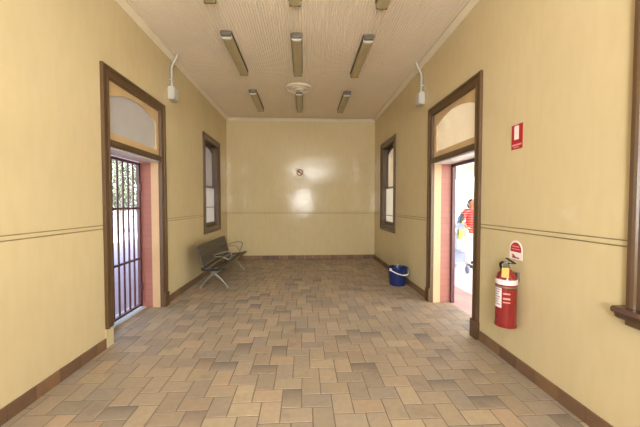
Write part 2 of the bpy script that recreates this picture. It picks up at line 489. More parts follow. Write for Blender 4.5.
def make_window(name, fn, spec, root, glass, bars, sill=False):
    y0, y1, z0, z1 = spec
    w = .125
    bm = new(); frame_moulding(bm, fn, y0, y1, z0, z1, w, CASE, True); obj('casing', bm, M['brown'], root)
    bm = new()                                          # reveal boards
    for q in ((y0, y0+.015, z0, z1), (y1-.015, y1, z0, z1), (y0, y1, z0, z0+.02), (y0, y1, z1-.015, z1)):
        prism(bm, [(q[0], q[2]), (q[1], q[2]), (q[1], q[3]), (q[0], q[3])], fn, -.01, -OUT+.03)
    obj('reveal', bm, M['brown'], root)
    mr = (z0+z1)/2-.06
    hole = (y0+.06, y1-.06, mr+.04, z1-.17); crown = z1-.075
    bm = new(); arch_plate(bm, fn, (y0+.015, y1-.015, mr, z1-.015), hole, crown, -.10, -.14); us = obj('upper_sash', bm, M['brown'], root)
    bm = new(); arch_pane(bm, fn, hole, crown, -.117, -.123); obj('pane', bm, glass, us)
    h2 = (y0+.06, y1-.06, z0+.09, mr)
    bm = new()
    for q in ((y0+.015, h2[0], z0+.02, mr+.035), (h2[1], y1-.015, z0+.02, mr+.035), (h2[0], h2[1], z0+.02, h2[2]), (h2[0], h2[1], mr-.005, mr+.035)):
        prism(bm, [(q[0], q[2]), (q[1], q[2]), (q[1], q[3]), (q[0], q[3])], fn, -.055, -.095)
    for b in bars: prism(bm, [(h2[0], b-.009), (h2[1], b-.009), (h2[1], b+.009), (h2[0], b+.009)], fn, -.06, -.09)
    ls = obj('lower_sash', bm, M['brown'], root)
    bm = new(); prism(bm, [(h2[0], h2[2]), (h2[1], h2[2]), (h2[1], h2[3]), (h2[0], h2[3])], fn, -.073, -.079); obj('pane', bm, M['clear'] if glass is M['clear'] else M['frost_light'], ls)
    if sill:
        bm = new()
        a, b = y0-w-.035, y1+w+.035
        pr = [(-.05, z0-.02), (.075, z0-.02), (.085, z0-.028), (.088, z0-.045), (.08, z0-.056), (.064, z0-.06), (.056, z0-.085), (.04, z0-.098), (.016, z0-.105), (-.002, z0-.105)]
        A = [bm.verts.new(fn(a, z, n)) for n, z in pr]; B = [bm.verts.new(fn(b, z, n)) for n, z in pr]
        for i in range(len(pr)):
            j = (i+1) % len(pr); bm.faces.new((A[i], A[j], B[j], B[i]))
        bm.faces.new(A); bm.faces.new(B[::-1])
        obj('sill', bm, M['brown_sill'], root)
w1 = struct_root('window_1', (L, 6.91, 1)); make_window('window_1', onL, WIN, w1, M['frost'], [1.43])
w2 = struct_root('window_2', (R, 6.91, 1)); make_window('window_2', onR, WIN, w2, M['frost_warm'], [1.23])
w3 = struct_root('window_3', (R, 1.07, .93)); make_window('window_3', onR, NEARWIN, w3, M['clear'], [1.4], True)
w4 = struct_root('added_side_window', (L, 1.07, .93)); make_window('added_side_window', onL, NEARWIN, w4, M['clear'], [1.4], True)  # unseen window, added to bring in more daylight
w5 = struct_root('added_front_window', (-.05, F, .9))  # added window frame behind the camera, round the fill lamp
bm = new(); frame_moulding(bm, onF, ADDED_WIN[0], ADDED_WIN[1], ADDED_WIN[2], ADDED_WIN[3], .125, CASE, True)
for u in (-.55, .36): prism(bm, [(u, 1.15), (u+.04, 1.15), (u+.04, 2.2), (u, 2.2)], onF, -.05, -.1)
obj('casing', bm, M['brown'], w5)
w6 = struct_root('added_high_window', (.35, F, 3.2))  # added frame round the upper fill lamp
bm = new(); frame_moulding(bm, onF, ADDED_HIGHWIN[0], ADDED_HIGHWIN[1], ADDED_HIGHWIN[2], ADDED_HIGHWIN[3], .06, CASE, True); obj('casing', bm, M['brown'], w6)

# ------------------------------------------------------------------ outside
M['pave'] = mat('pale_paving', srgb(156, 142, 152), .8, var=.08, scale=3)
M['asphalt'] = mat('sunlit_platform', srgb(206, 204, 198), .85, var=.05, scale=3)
M['pave_brick'] = brick_mat('pink_brick_paving', srgb(198, 150, 138), srgb(184, 134, 122), srgb(160, 130, 120))
M['yellow'] = mat('yellow_verandah_paint', srgb(228, 212, 160), .5, var=.05)
M['awning'] = mat('dull_awning_lining', srgb(150, 140, 128), .7, var=.06)
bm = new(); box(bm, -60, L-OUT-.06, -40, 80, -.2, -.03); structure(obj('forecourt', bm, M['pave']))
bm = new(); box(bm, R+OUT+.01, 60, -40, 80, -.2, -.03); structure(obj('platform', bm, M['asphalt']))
bm = new(); box(bm, R+OUT-.002, R+OUT+.55, 1.5, 8, -.08, -.006); structure(obj('threshold_paving', bm, M['pave_brick']))
bm = new()
prism(bm, [(R+OUT, 3.36), (6.65, 3.05), (6.65, 3.1), (R+OUT, 3.41)], lambda u, v, n: Vector((u, n, v)), -3, 14)
structure(obj('verandah_roof', bm, M['soffit']))
bm = new(); box(bm, 6.6, 6.66, -3, 14, 2.56, 3.08); structure(obj('verandah_valance', bm, M['yellow']))
bm = new()
prism(bm, [(L-OUT, 3.36), (-6.4, 3.07), (-6.4, 3.12), (L-OUT, 3.41)], lambda u, v, n: Vector((u, n, v)), -3, 13)
structure(obj('awning_roof', bm, M['awning']))

# security gate in the doorway beside the bench
gx = L-OUT+.005
g = thing('security_gate', 'maroon barred steel security gate closed across the doorway beside the bench', 'gate', (gx, 3.9, .03))
y0, y1 = 3.325, 4.47
bm = new()
for a, b in ((y0, y0+.045), (y1-.045, y1)): box(bm, gx-.02, gx+.02, a, b, .03, 2.085, .003)
box(bm, gx-.02, gx+.02, y0+.045, y1-.045, 2.05, 2.085); box(bm, gx-.02, gx+.02, y0+.045, y1-.045, .04, .07)
obj('gate_frame', bm, M['maroon'], g)
for zz in (.72, 1.44):
    bm = new(); box(bm, gx-.012, gx+.012, y0+.045, y1-.045, zz-.014, zz+.014); obj('cross_rail', bm, M['maroon'], g)
nb = 8
for k in range(nb):
    yy = y0+.045+(y1-y0-.09)*(k+1)/(nb+1)
    bm = new(); tube(bm, [(gx, yy, .07), (gx, yy, 2.05)], .0125, 10); obj('bar', bm, M['maroon'], g, True)
for zz in (.32, 1.75):
    bm = new(); tube(bm, [(gx+.03, y1-.03, zz-.05), (gx+.03, y1-.03, zz+.05)], .014, 10); obj('hinge', bm, M['maroon'], g, True)

# trees across the forecourt
M['leaf'] = mat('gum_leaf', srgb(74, 82, 58), .6, var=.3, scale=2)
M['bark'] = mat('pale_bark', srgb(150, 140, 126), .8, var=.15)
def tree(x, y, h, r, label):
    t = thing('tree', label, 'tree', (x, y, -.03), 'trees across the forecourt')
    bm = new(); rnd = random.Random(int(x*31+y*7))
    tube(bm, smooth_curve([(x, y, -.03), (x+.1, y, h*.3), (x-.1, y+.1, h*.6), (x+.1, y, h*.85)]), [.2*(1-i/24) +.03 for i in range(19)], 8)
    for k in range(6):
        a = k*1.1; z0 = h*(.4+.07*k)
        tube(bm, [(x, y, z0), (x+.5*r*math.cos(a), y+.5*r*math.sin(a), z0+.12*h)], [.06, .02], 6)
    obj('trunk', bm, M['bark'], t, True)
    bm = new()
    for k in range(30):
        a = rnd.uniform(0, 2*PI); q = r*rnd.random()**.5; cz = h*rnd.uniform(.3, 1)
        q *= .35+.65*math.sin(PI*min(max((cz/h-.2)/.85, 0), 1))
        c = Vector((x+q*math.cos(a), y+q*math.sin(a), cz))
        for j in range(110):
            p = c+Vector((rnd.gauss(0, .33), rnd.gauss(0, .33), rnd.gauss(0, .26)))
            d = Vector((rnd.uniform(-1, 1), rnd.uniform(-1, 1), rnd.uniform(-1, .3))).normalized(); s = d.orthogonal().normalized()*.035
            e = p+d*rnd.uniform(.14, .26); mid = (p+e)/2
            bm.faces.new([bm.verts.new(v) for v in (p, mid+s, e, mid-s)])
    obj('foliage', bm, M['leaf'], t)
tree(-9.9, 16.6, 4.6, 1.6, 'leafy grey-green tree seen through the middle bars of the gate')
tree(-15.6, 24.2, 6.1, 1.7, 'grey-green tree showing at the gate edge away from the red brick jamb'); 
tree(-10.6, 21.6, 5.8, 1.7, 'grey-green tree showing through the gate bars next to the red brick jamb')

# ------------------------------------------------------------------ ceiling lamps
def lamp(label, x, y):
    t = thing('fluorescent_lamp', label, 'ceiling lamp', (x, y, CZ-.005), 'fluorescent lamps on the ripple iron ceiling')
    h, zt = .615, CZ-.002
    bm = new(); box(bm, x-.078, x+.078, y-h+.02, y+h-.02, zt-.026, zt, .004); box(bm, x-.045, x+.045, y-h+.02, y+h-.02, zt-.05, zt-.02); obj('tray', bm, M['tray'], t)
    fn = lambda u, v, n: Vector((x+u, n, v))
    pr = [(-.064, zt-.028), (-.067, zt-.055), (-.054, zt-.076), (-.034, zt-.084), (.034, zt-.084), (.054, zt-.076), (.067, zt-.055), (.064, zt-.028)]
    bm = new(); prism(bm, pr, fn, y-h+.09, y+h-.03); obj('diffuser', bm, M['diffuser'], t)
    for s in (-1, 1):
        bm = new(); a = y-h if s < 0 else y+h-.03; b = y-h+.05 if s < 0 else y+h
        box(bm, x-.066, x+.066, a, b, zt-(.06 if s < 0 else .08), zt-.004, .006)
        if s < 0:
            for q in (-.03, .03): tube(bm, [(x+q, y-h-.012, zt-.055), (x+q, y-h+.004, zt-.055)], .016, 10)
        obj('end_cap', bm, M['lamp_end'], t)
    bm = new(); prism(bm, [(u*1.06, v-.003) for u, v in pr], fn, y-h+.05, y-h+.085); obj('clip', bm, M['clip'], t)
    return t
def dup(t, loc, label):
    r = t.copy(); COL.objects.link(r); r.location = loc; r['label'] = label
    for ch in list(t.children):
        c = ch.copy(); COL.objects.link(c); c.parent = r
        for s in list(ch.children):
            q = s.copy(); COL.objects.link(q); q.parent = c
    return r
ROWS = [(6.80, 'in the row closest to the end wall'), (4.74, 'in the middle row'), (2.87, 'in the row cut off by the picture top')]
COLS = [(-1.035, 'on the gate side'), (-.1, 'on the centre line'), (.885, 'on the extinguisher side')]
proto = None
for y, a in ROWS:
    for x, b in COLS:
        lb = 'yellowed fluorescent batten %s, %s' % (b, a)
        if proto is None: proto = lamp(lb, x, y)
        else: dup(proto, (x, y, CZ-.005), lb)

# ceiling rose
cx, cy = -.1, 6.06
t = thing('ceiling_rose', 'round white plaster ceiling rose with a dark hole at its middle', 'ceiling rose', (cx, cy, CZ))
bm = new(); lathe(bm, [(.03, CZ-.004), (.03, CZ-.045), (.07, CZ-.065), (.085, CZ-.05), (.09, CZ-.022), (.125, CZ-.018), (.15, CZ-.05), (.172, CZ-.05), (.185, CZ-.016), (.215, CZ-.018), (.235, CZ-.04), (.255, CZ-.034), (.265, CZ-.003)], cx, cy, 40)
obj('disc', bm, M['plaster_rose'], t, True)
bm = new(); lathe(bm, [(0, CZ-.03), (.03, CZ-.03)], cx, cy, 24); tube(bm, smooth_curve([(cx, cy, CZ-.03), (cx+.012, cy, CZ-.055), (cx, cy, CZ-.075), (cx-.014, cy, CZ-.06)]), .005, 6)
obj('hook', bm, M['dark'], t)

# conduit boxes
def conduit_box(fn, y, z, label):
    p = fn(y, z, 0); t = thing('junction_box', label, 'junction box', p)
    bm = new(); prism(bm, [(y-.085, z-.1), (y+.085, z-.1), (y+.085, z+.1), (y-.085, z+.1)], fn, 0, .085)
    bmesh.ops.bevel(bm, geom=list(bm.edges), offset=.01, segments=2, affect='EDGES'); obj('box', bm, M['grey_plastic'], t)
    bm = new(); prism(bm, [(y-.075, z-.09), (y+.075, z-.09), (y+.075, z+.09), (y-.075, z+.09)], fn, .084, .096)
    bmesh.ops.bevel(bm, geom=list(bm.edges), offset=.004, segments=2, affect='EDGES'); obj('lid', bm, M['grey_plastic'], t)
    pts = [fn(y, z+.1, .03), fn(y, z+.2, .03), fn(y, CZ-.22, .03), fn(y, CZ-.16, .05), fn(y, CZ-.05, .105), fn(y, CZ-.004, .125)]
    bm = new(); tube(bm, smooth_curve(pts, 5), .017, 12); obj('conduit', bm, M['grey_plastic'], t, True)
    for vv in (.2,):
        bm = new(); prism(bm, [(y-.035, z+vv), (y+.035, z+vv), (y+.035, z+vv+.02), (y-.035, z+vv+.02)], fn, 0, .05); obj('saddle', bm, M['grey_plastic'], t)
conduit_box(onL, 4.82, 3.19, 'grey junction box with bent conduit above the gate doorway')
conduit_box(onR, 4.87, 3.20, 'grey junction box with bent conduit above the open doorway')

# ------------------------------------------------------------------ bench
BX = L
t = thing('bench', 'bronze slatted aluminium bench on splayed legs against the wall under the window', 'bench', (-1.6, 6.2, 0))
YA, YB = 5.28, 7.06
def slat(c, along, norm, w, th, name='seat_slat'):
    along = Vector(along).normalized(); norm = Vector(norm).normalized()
    bm = new(); obox(bm, (c[0], (YA+YB)/2, c[1]), along*w/2, (0, (YB-YA)/2, 0), norm*th/2, .006); obj(name, bm, M['slat'], t)
for k in range(4):                                       # seat dips towards the back
    u = k/3; slat((-1.375-.37*u, .397-.028*math.sin(PI*min(u*1.1, 1))-.008*u), (1, 0, .06), (-.06, 0, 1), 0.072, .024)
bd = Vector((-.09, 0, .34)).normalized(); bn = Vector((.34, 0, .09)).normalized()
for k in range(4):
    c = Vector((-1.765, 0, .475))+bd*(.088*k); slat((c.x, c.z), bd, bn, .0868, .026, 'back_slat')
for yy in (5.48, 6.95):
    bm = new()                                            # cast leg: hub with two splayed feet
    def limb(p, q, w0, w1):
        p, q = Vector((p[0], yy, p[1])), Vector((q[0], yy, q[1]))
        tube(bm, [p, (p+q)/2+Vector((0, 0, .012)), q], [w0, (w0+w1)/2*.9, w1], 10)
    limb((-1.62, .27), (-1.385, .022), .03, .016); limb((-1.62, .27), (-1.855, .022), .03, .016)
    limb((-1.62, .25), (-1.43, .365), .03, .02); limb((-1.62, .25), (-1.775, .375), .03, .02)
    lathe(bm, [(0, -.034), (.05, -.03), (.05, .03), (0, .034)], 0, 0, 16, Matrix.Translation((-1.62, yy, .265)) @ Matrix.Rotation(PI/2, 4, 'X'))
    for fx in (-1.385, -1.855): lathe(bm, [(.03, 0), (.03, .012), (.016, .03)], fx, yy, 14)
    obj('leg', bm, M['alu'], t, True)
    bm = new(); tube(bm, smooth_curve([(-1.37, yy, .372), (-1.55, yy, .352), (-1.74, yy, .36), (-1.80, yy, .43), (-1.87, yy, .74)]), .016, 10); obj('support', bm, M['alu'], t, True)
bm = new(); tube(bm, [(-1.752, YA+.01, .425), (-1.752, YB-.01, .425)], .016, 10); obj('back_rail', bm, M['alu'], t, True)
for yy in (YA-.006, YB+.006):
    bm = new(); tube(bm, smooth_curve([(-1.335, yy, .392), (-1.5, yy, .362), (-1.66, yy, .355), (-1.77, yy, .372)]), .017, 8); obj('seat_end', bm, M['black'], t, True)
bm = new(); tube(bm, [(-1.60, 5.48, .3), (-1.60, 6.95, .3)], .022, 10); obj('spine', bm, M['alu'], t, True)
for yy, dz in ((5.95, -.07), (7.0, 0)):
    bm = new()
    pts = [(-1.80, yy, .47), (-1.77, yy, .555), (-1.68, yy, .60), (-1.56, yy, .63), (-1.46, yy, .635), (-1.42, yy, .60), (-1.43, yy, .54), (-1.46, yy, .47), (-1.48, yy, .405)]
    pts = [Vector(p)+Vector((0, 0, dz*min(1, max(0, (p[2]-.40)/.1)))) for p in pts]
    tube(bm, smooth_curve(pts), .0125, 10); obj('armrest', bm, M['alu'], t, True)
    bm = new(); tube(bm, smooth_curve([(-1.78, yy, .53+dz), (-1.66, yy, .545+dz), (-1.56, yy, .525+dz), (-1.49, yy, .44+dz*.3)]), .011, 8); obj('arm_brace', bm, M['alu'], t, True)

# ------------------------------------------------------------------ bucket
bx, by = 1.735, 5.5
t = thing('bucket', 'blue plastic bucket with white handle standing on the tiles by the wall', 'bucket', (bx, by, 0))
bm = new(); lathe(bm, [(0, .004), (.135, .0), (.145, .006), (.175, .31), (.183, .312), (.184, .332), (.173, .334), (.169, .31), (.136, .02), (0, .018)], bx, by, 40); obj('body', bm, M['blue'], t, True)
bm = new()
for zz in (.27, .285): lathe(bm, [(.17, zz-.005), (.177, zz-.003), (.177, zz+.003), (.17, zz+.005)], bx, by, 40)
obj('rib', bm, M['blue_dark'], t, True)
ax = Vector((.86, .5, 0)).normalized(); fr_ = Vector((.5, -.86, 0)).normalized(); c0 = Vector((bx, by, .30))
for s in (-1, 1):
    bm = new(); p = c0+ax*s*.185; obox(bm, p, ax*.01, fr_*.024, (0, 0, .026), .005); obj('ear', bm, M['white_plastic'], t)
bm = new()
pts = []
for k in range(13):
    a = PI*k/12; pts.append(c0+ax*(-math.cos(a)*.19)+fr_*(math.sin(a)*.2)+Vector((0, 0, -.085*math.sin(a))))
tube(bm, pts, .009, 8); bl = obj('handle', bm, M['white_plastic'], t, True)
bm = new(); tube(bm, pts[5:8], .014, 10); obj('grip', bm, M['white_plastic'], bl, True)

# ------------------------------------------------------------------ fire extinguisher and the signs on the right wall
ex, ey, er = R-.105, 2.62, .086
t = thing('fire_extinguisher', 'red fire extinguisher with white band hung on the wall below a round sign', 'fire extinguisher', (ex, ey, .39))
bm = new(); lathe(bm, [(0, .40), (.07, .40), (er, .415), (er, .80), (er*.97, .835), (er*.82, .875), (er*.5, .905), (.03, .918), (.03, .93), (0, .93)], ex, ey, 40); obj('cylinder', bm, M['red_paint'], t, True)
bm = new(); lathe(bm, [(er+.0005, .385+.015), (er+.004, .40), (er+.004, .418), (er+.0005, .42)], ex, ey, 40); obj('base_ring', bm, M['red_paint'], t, True)
bm = new(); lathe(bm, [(er+.0005, .782), (er+.0025, .783), (er+.0025, .826), (er*.985, .828)], ex, ey, 40); obj('band', bm, M['label_white'], t, True)
bm = new(); lathe(bm, [(er+.0005, .756), (er+.004, .757), (er+.004, .768), (er+.0005, .769)], ex, ey, 40); obj('strap', bm, M['steel'], t, True)
def curved(bm, a0, a1, z0, z1, rr, seg=10):
    pts = []
    for k in range(seg+1):
        a = a0+(a1-a0)*k/seg
        pts.append((bm.verts.new((ex+rr*math.cos(a), ey+rr*math.sin(a), z0)), bm.verts.new((ex+rr*math.cos(a), ey+rr*math.sin(a), z1))))
    for p, q in zip(pts, pts[1:]): bm.faces.new((p[0], q[0], q[1], p[1]))
ca = math.atan2(-ey, -ex)                                # the side of the cylinder that looks into the room
ca = PI+.95
bm = new(); curved(bm, ca-1.3, ca-.38, .575, .752, er+.0012); lab = obj('label', bm, M['label_white'], t, True)
bm = new()
for k in range(7): curved(bm, ca-1.2, ca-.5-.1*(k % 3), .74-.022*k-.008, .74-.022*k, er+.0018)
obj('print', bm, M['ink'], lab, True)
bm = new()
bm.free()
for z0, z1 in ((.70, .712), (.655, .67), (.625, .634)):
    bm = new(); curved(bm, ca-.25, ca+.4, z0, z1, er+.0014); obj('lettering', bm, M['sign_pink'], t, True)
bm = new(); lathe(bm, [(.024, .915), (.026, .95), (.02, .955), (.02, .975), (.012, .985), (0, .985)], ex, ey, 20); obj('valve', bm, M['steel'], t, True)
bm = new(); tube(bm, smooth_curve([(ex-.005, ey+.02, .955), (ex+.0, ey+.055, .965), (ex+.0, ey+.088, .94), (ex+.02, ey+.1, .88), (ex+.045, ey+.092, .6), (ex+.045, ey+.09, .5)]), .0105, 10); obj('hose', bm, M['black'], t, True)
bm = new()
obox(bm, (ex+.0, ey-.05, .972), (.011, 0, 0), (0, .06, -.012), (0, .001, .004), .002)
obox(bm, (ex+.0, ey-.052, .998), (.011, 0, 0), (0, .055, .014), (0, -.001, .004), .002)
obj('lever', bm, M['black'], t)
bm = new(); tube(bm, [(ex-.02, ey-.012, .962), (ex-.042, ey-.03, .962)], .014, 14); obj('gauge', bm, M['steel'], t, True)
bm = new(); obox(bm, (ex-.056, ey-.066, .895), Vector((.021, -.018, 0)), Vector((.024, .028, .038)).normalized()*.0008, Vector((.010, .012, .040)), 0); obj('inspection_tag', bm, M['tag'], t)
bm = new(); box(bm, ex+er-.004, R, ey-.03, ey+.03, .80, .88); obj('bracket', bm, M['steel'], t)

# location marker behind its head
t = thing('location_sign', 'white plate with red domed emblem on the wall above the fire extinguisher', 'sign', onR(2.645, 1.08, 0))
def dome(c, w, z0, zs, k=14):
    return [(c-w, z0), (c+w, z0)]+[(c+w*math.cos(PI*i/k), zs+w*math.sin(PI*i/k)) for i in range(k+1)]
bm = new(); prism(bm, dome(2.645, .082, .995, 1.085), onR, .0, .004); obj('plate', bm, M['sign_white'], t)
bm = new()
prism(bm, [(2.645+.07*math.cos(a), 1.08+.07*math.sin(a)) for a in [PI*(-.08)+PI*1.16*i/16 for i in range(17)]], onR, .004, .0048)
obj('emblem', bm, M['sign_red'], t)
bm = new()
bm.free()
for z0, z1, w in ((1.108, 1.118, .044), (1.085, 1.092, .054)):
    bm = new(); prism(bm, [(2.645-w, z0), (2.645+w, z0), (2.645+w, z1), (2.645-w, z1)], onR, .0048, .0054)
    obj('lettering', bm, M['sign_pink'], t)
bm = new()
prism(bm, [(2.60, 1.005), (2.69, 1.005), (2.69, 1.017), (2.60, 1.017)], onR, .004, .0048); prism(bm, [(2.645-.01, 1.012), (2.645+.03, 1.012), (2.645+.05, 1.04), (2.645+.03, 1.04)], onR, .004, .0048)
obj('legend', bm, M['sign_red'], t)

t = thing('wall_sign', 'small upright red sign with a white panel on the wall beside the open doorway', 'sign', onR(2.66, 2.11, 0))
bm = new(); prism(bm, [(2.59, 2.0), (2.73, 2.0), (2.73, 2.22), (2.59, 2.22)], onR, 0, .004); obj('plate', bm, M['sign_red'], t)
bm = new(); prism(bm, [(2.635, 2.085), (2.695, 2.085), (2.695, 2.2), (2.685, 2.21), (2.645, 2.21), (2.635, 2.2)], onR, .004, .0048); obj('pictogram', bm, M['sign_white'], t)
bm = new()
prism(bm, [(2.60, 2.03), (2.72, 2.03), (2.72, 2.045), (2.60, 2.045)], onR, .004, .0048); obj('lettering', bm, M['sign_pink'], t); bm = new(); prism(bm, [(2.63, 2.012), (2.70, 2.012), (2.70, 2.02), (2.63, 2.02)], onR, .004, .0048)
obj('lettering', bm, M['sign_pink'], t)

# no smoking sign on the end wall
sx, sz = -.115, 2.35
t = thing('no_smoking_sign', 'small faded round no smoking sign on the end wall', 'sign', onB(sx, sz, 0))
bm = new(); prism(bm, [(sx-.105, sz-.17), (sx+.105, sz-.17), (sx+.105, sz+.105), (sx-.105, sz+.105)], onB, 0, .003); obj('plate', bm, M['sign_cream'], t)
bm = new()
for k in range(28):
    a, b = 2*PI*k/28, 2*PI*(k+1)/28
    prism(bm, [(sx+q*math.cos(w), sz+q*math.sin(w)) for q, w in ((.062, a), (.088, a), (.088, b), (.062, b))], onB, .003, .004)
s_ = .012
prism(bm, [(sx-.05-s_, sz+.05-s_), (sx+.05-s_, sz-.05-s_), (sx+.05+s_, sz-.05+s_), (sx-.05+s_, sz+.05+s_)], onB, .003, .004)
obj('ring', bm, M['ring_brown'], t)
bm = new(); prism(bm, [(sx-.045, sz-.012), (sx+.03, sz-.012), (sx+.03, sz+.008), (sx-.045, sz+.008)], onB, .003, .0036); obj('cigarette', bm, M['dark'], t)
bm = new(); prism(bm, [(sx-.05, sz-.05), (sx+.05, sz-.05), (sx+.035, sz-.02), (sx-.035, sz-.02)], onB, .003, .0035); obj('field', bm, M['sign_white'], t)

# ------------------------------------------------------------------ platform beyond the open doorway
M['skin'] = mat('skin', srgb(206, 150, 120), .5, var=.04)
M['hair'] = mat('dark_hair', srgb(46, 36, 32), .5, var=.15)
M['trouser'] = mat('pale_trousers', srgb(228, 222, 214), .8, var=.03)
M['shoe'] = mat('dark_shoe', srgb(70, 58, 52), .5, var=.1)
M['lime'] = mat('lime_cloth', srgb(196, 206, 96), .8, var=.08)
M['pram'] = mat('blue_grey_cloth', srgb(140, 150, 172), .8, var=.1)
m, nt, b = nodes('red_striped_knit')
tc = nt.nodes.new('ShaderNodeTexCoord'); wv = nt.nodes.new('ShaderNodeTexWave'); wv.bands_direction = 'Z'; wv.inputs['Scale'].default_value = 5.2; wv.inputs['Distortion'].default_value = .4
nt.links.new(tc.outputs['Object'], wv.inputs[0])
r_ = ramp(nt, wv.outputs['Fac'], [(.35, srgb(188, 44, 46)), (.75, srgb(222, 128, 118))]); nt.links.new(r_.outputs[0], b.inputs['Base Color']); b.inputs['Roughness'].default_value = .85
M['stripe'] = m

def capsule(bm, p, q, r0, r1, n=7, flat=None):
    p, q = Vector(p), Vector(q); ax = q-p; ln = max(ax.length, 1e-5)
    mt = Matrix.Translation(p) @ (ax.to_track_quat('Z', 'Y').to_matrix().to_4x4() if ax.length > 1e-5 else Matrix())
    pr = [(r0*math.sin(PI/2*i/n), -r0*math.cos(PI/2*i/n)) for i in range(n)]+[(r1*math.cos(PI/2*i/n), ln+r1*math.sin(PI/2*i/n)) for i in range(n+1)]
    pr[0] = (0, -r0); pr[-1] = (0, ln+r1)
    lathe(bm, pr, 0, 0, 18, mt)
def ball(bm, c, rx, ry, rz):
    s = len(bm.verts)
    bmesh.ops.create_uvsphere(bm, u_segments=20, v_segments=14, radius=1, matrix=Matrix.Translation(c) @ Matrix.Diagonal((rx, ry, rz, 1)))
def fuse(name, bm, m, parent, voxel):
    """one continuous skin over the overlapping limbs"""
    o = obj(name, bm, m, parent)
    md = o.modifiers.new('r', 'REMESH'); md.mode = 'VOXEL'; md.voxel_size = voxel; md.use_smooth_shade = True
    sm = o.modifiers.new('s', 'SMOOTH'); sm.iterations = 4; sm.factor = .5
    dg = bpy.context.evaluated_depsgraph_get()
    me = bpy.data.meshes.new_from_object(o.evaluated_get(dg)); o.modifiers.clear(); o.data = me
    if not me.materials: me.materials.append(m)
    for p in me.polygons: p.use_smooth = True
    return o

def person(px, py):
    G = -.03
    t = thing('person', 'dark haired person in red striped top and white trousers pushing the pushchair outside', 'person', (px, py, G))
    P = lambda x, y, z: Vector((px+x, py+y, G+z))
    hip = [P(-.09, .02, .86), P(.09, .02, .86)]; knee = [P(-.1, -.06, .46), P(.09, .08, .47)]; ank = [P(-.11, -.08, .09), P(.09, .26, .12)]
    sh = [P(-.17, 0, 1.34), P(.17, 0, 1.34)]; elb = [P(-.26, -.04, 1.09), P(.2, -.06, 1.08)]; wri = [P(-.27, -.25, 1.0), P(.02, -.26, 1.0)]
    bm = new()
    capsule(bm, P(0, .02, .92), P(0, .01, 1.12), .125, .115); capsule(bm, P(0, .01, 1.12), P(0, 0, 1.28), .12, .12); capsule(bm, sh[0]+Vector((.04, 0, 0)), sh[1]-Vector((.04, 0, 0)), .065, .065)
    capsule(bm, P(0, 0, 1.34), P(0, -.01, 1.45), .055, .05)
    ball(bm, P(-.005, -.025, 1.535), .075, .095, .115); capsule(bm, P(-.005, -.06, 1.49), P(-.005, -.07, 1.465), .045, .035)
    capsule(bm, P(-.005, -.115, 1.545), P(-.005, -.132, 1.515), .011, .016)                     # nose
    for s in (-1, 1):
        ball(bm, P(-.005+s*.077, -.015, 1.53), .012, .022, .032)                               # ears
        i = 0 if s < 0 else 1
        capsule(bm, hip[i], knee[i], .085, .055); capsule(bm, knee[i], ank[i], .056, .036)
        capsule(bm, ank[i]-Vector((0, 0, .04)), ank[i]+Vector((0, -.15, -.055)), .036, .03)
        capsule(bm, sh[i], elb[i], .048, .038); capsule(bm, elb[i], wri[i], .038, .026)
        hd = (wri[i]-elb[i]).normalized(); pc = wri[i]+hd*.05
        ball(bm, pc, .038, .045, .016)
        for k in range(4):
            f0 = pc+Vector((-.03+.02*k, -.03, .004)); ln = (.05, .058, .055, .043)[k]
            capsule(bm, f0, f0+Vector((0, -ln*.7, -.006)), .009, .009); capsule(bm, f0+Vector((0, -ln*.7, -.006)), f0+Vector((0, -ln*.8, -.035)), .009, .008)
        capsule(bm, pc+Vector((-s*.034, .01, 0)), pc+Vector((-s*.05, -.04, -.018)), .011, .009)
    body = fuse('body', bm, M['skin'], t, .009)
    bm = new()                                                                                  # top with sleeves
    capsule(bm, P(0, .02, .88), P(0, .01, 1.12), .150, .135); capsule(bm, P(0, .01, 1.12), P(0, 0, 1.28), .137, .132); capsule(bm, sh[0]+Vector((.04, 0, 0)), sh[1]-Vector((.04, 0, 0)), .078, .078)
    for i in (0, 1): capsule(bm, sh[i], elb[i], .06, .052); capsule(bm, elb[i], elb[i].lerp(wri[i], .5), .05, .044)
    fuse('top', bm, M['stripe'], t, .012)
    bm = new()
    capsule(bm, P(0, .02, .84), P(0, .02, .92), .14, .13)
    for i in (0, 1): capsule(bm, hip[i], knee[i], .1, .075); capsule(bm, knee[i], knee[i].lerp(ank[i], .86), .075, .062)
    fuse('trousers', bm, M['trouser'], t, .012)
    bm = new(); ball(bm, P(-.005, .0, 1.56), .088, .1, .1); ball(bm, P(-.005, .06, 1.5), .075, .06, .085)
    bmesh.ops.delete(bm, geom=[v for v in bm.verts if v.co.y < py-.05 and v.co.z < G+1.585], context='VERTS')
    obj('hair', bm, M['hair'], t, True)
    for i in (0, 1):
        bm = new(); capsule(bm, ank[i]+Vector((0, .015, -.05)), ank[i]+Vector((0, -.16, -.052)), .045, .037)
        obj('shoe', bm, M['shoe'], t, True)
    for s in (-1, 1):
        bm = new(); ball(bm, P(-.005+s*.032, -.108, 1.548), .014, .008, .008); obj('eye', bm, M['hair'], t, True)
    bm = new(); ball(bm, P(-.005, -.112, 1.488), .022, .008, .006); obj('mouth', bm, M['ring_brown'], t, True)
    return t
PX, PY = 4.10, 7.2
person(PX, PY)
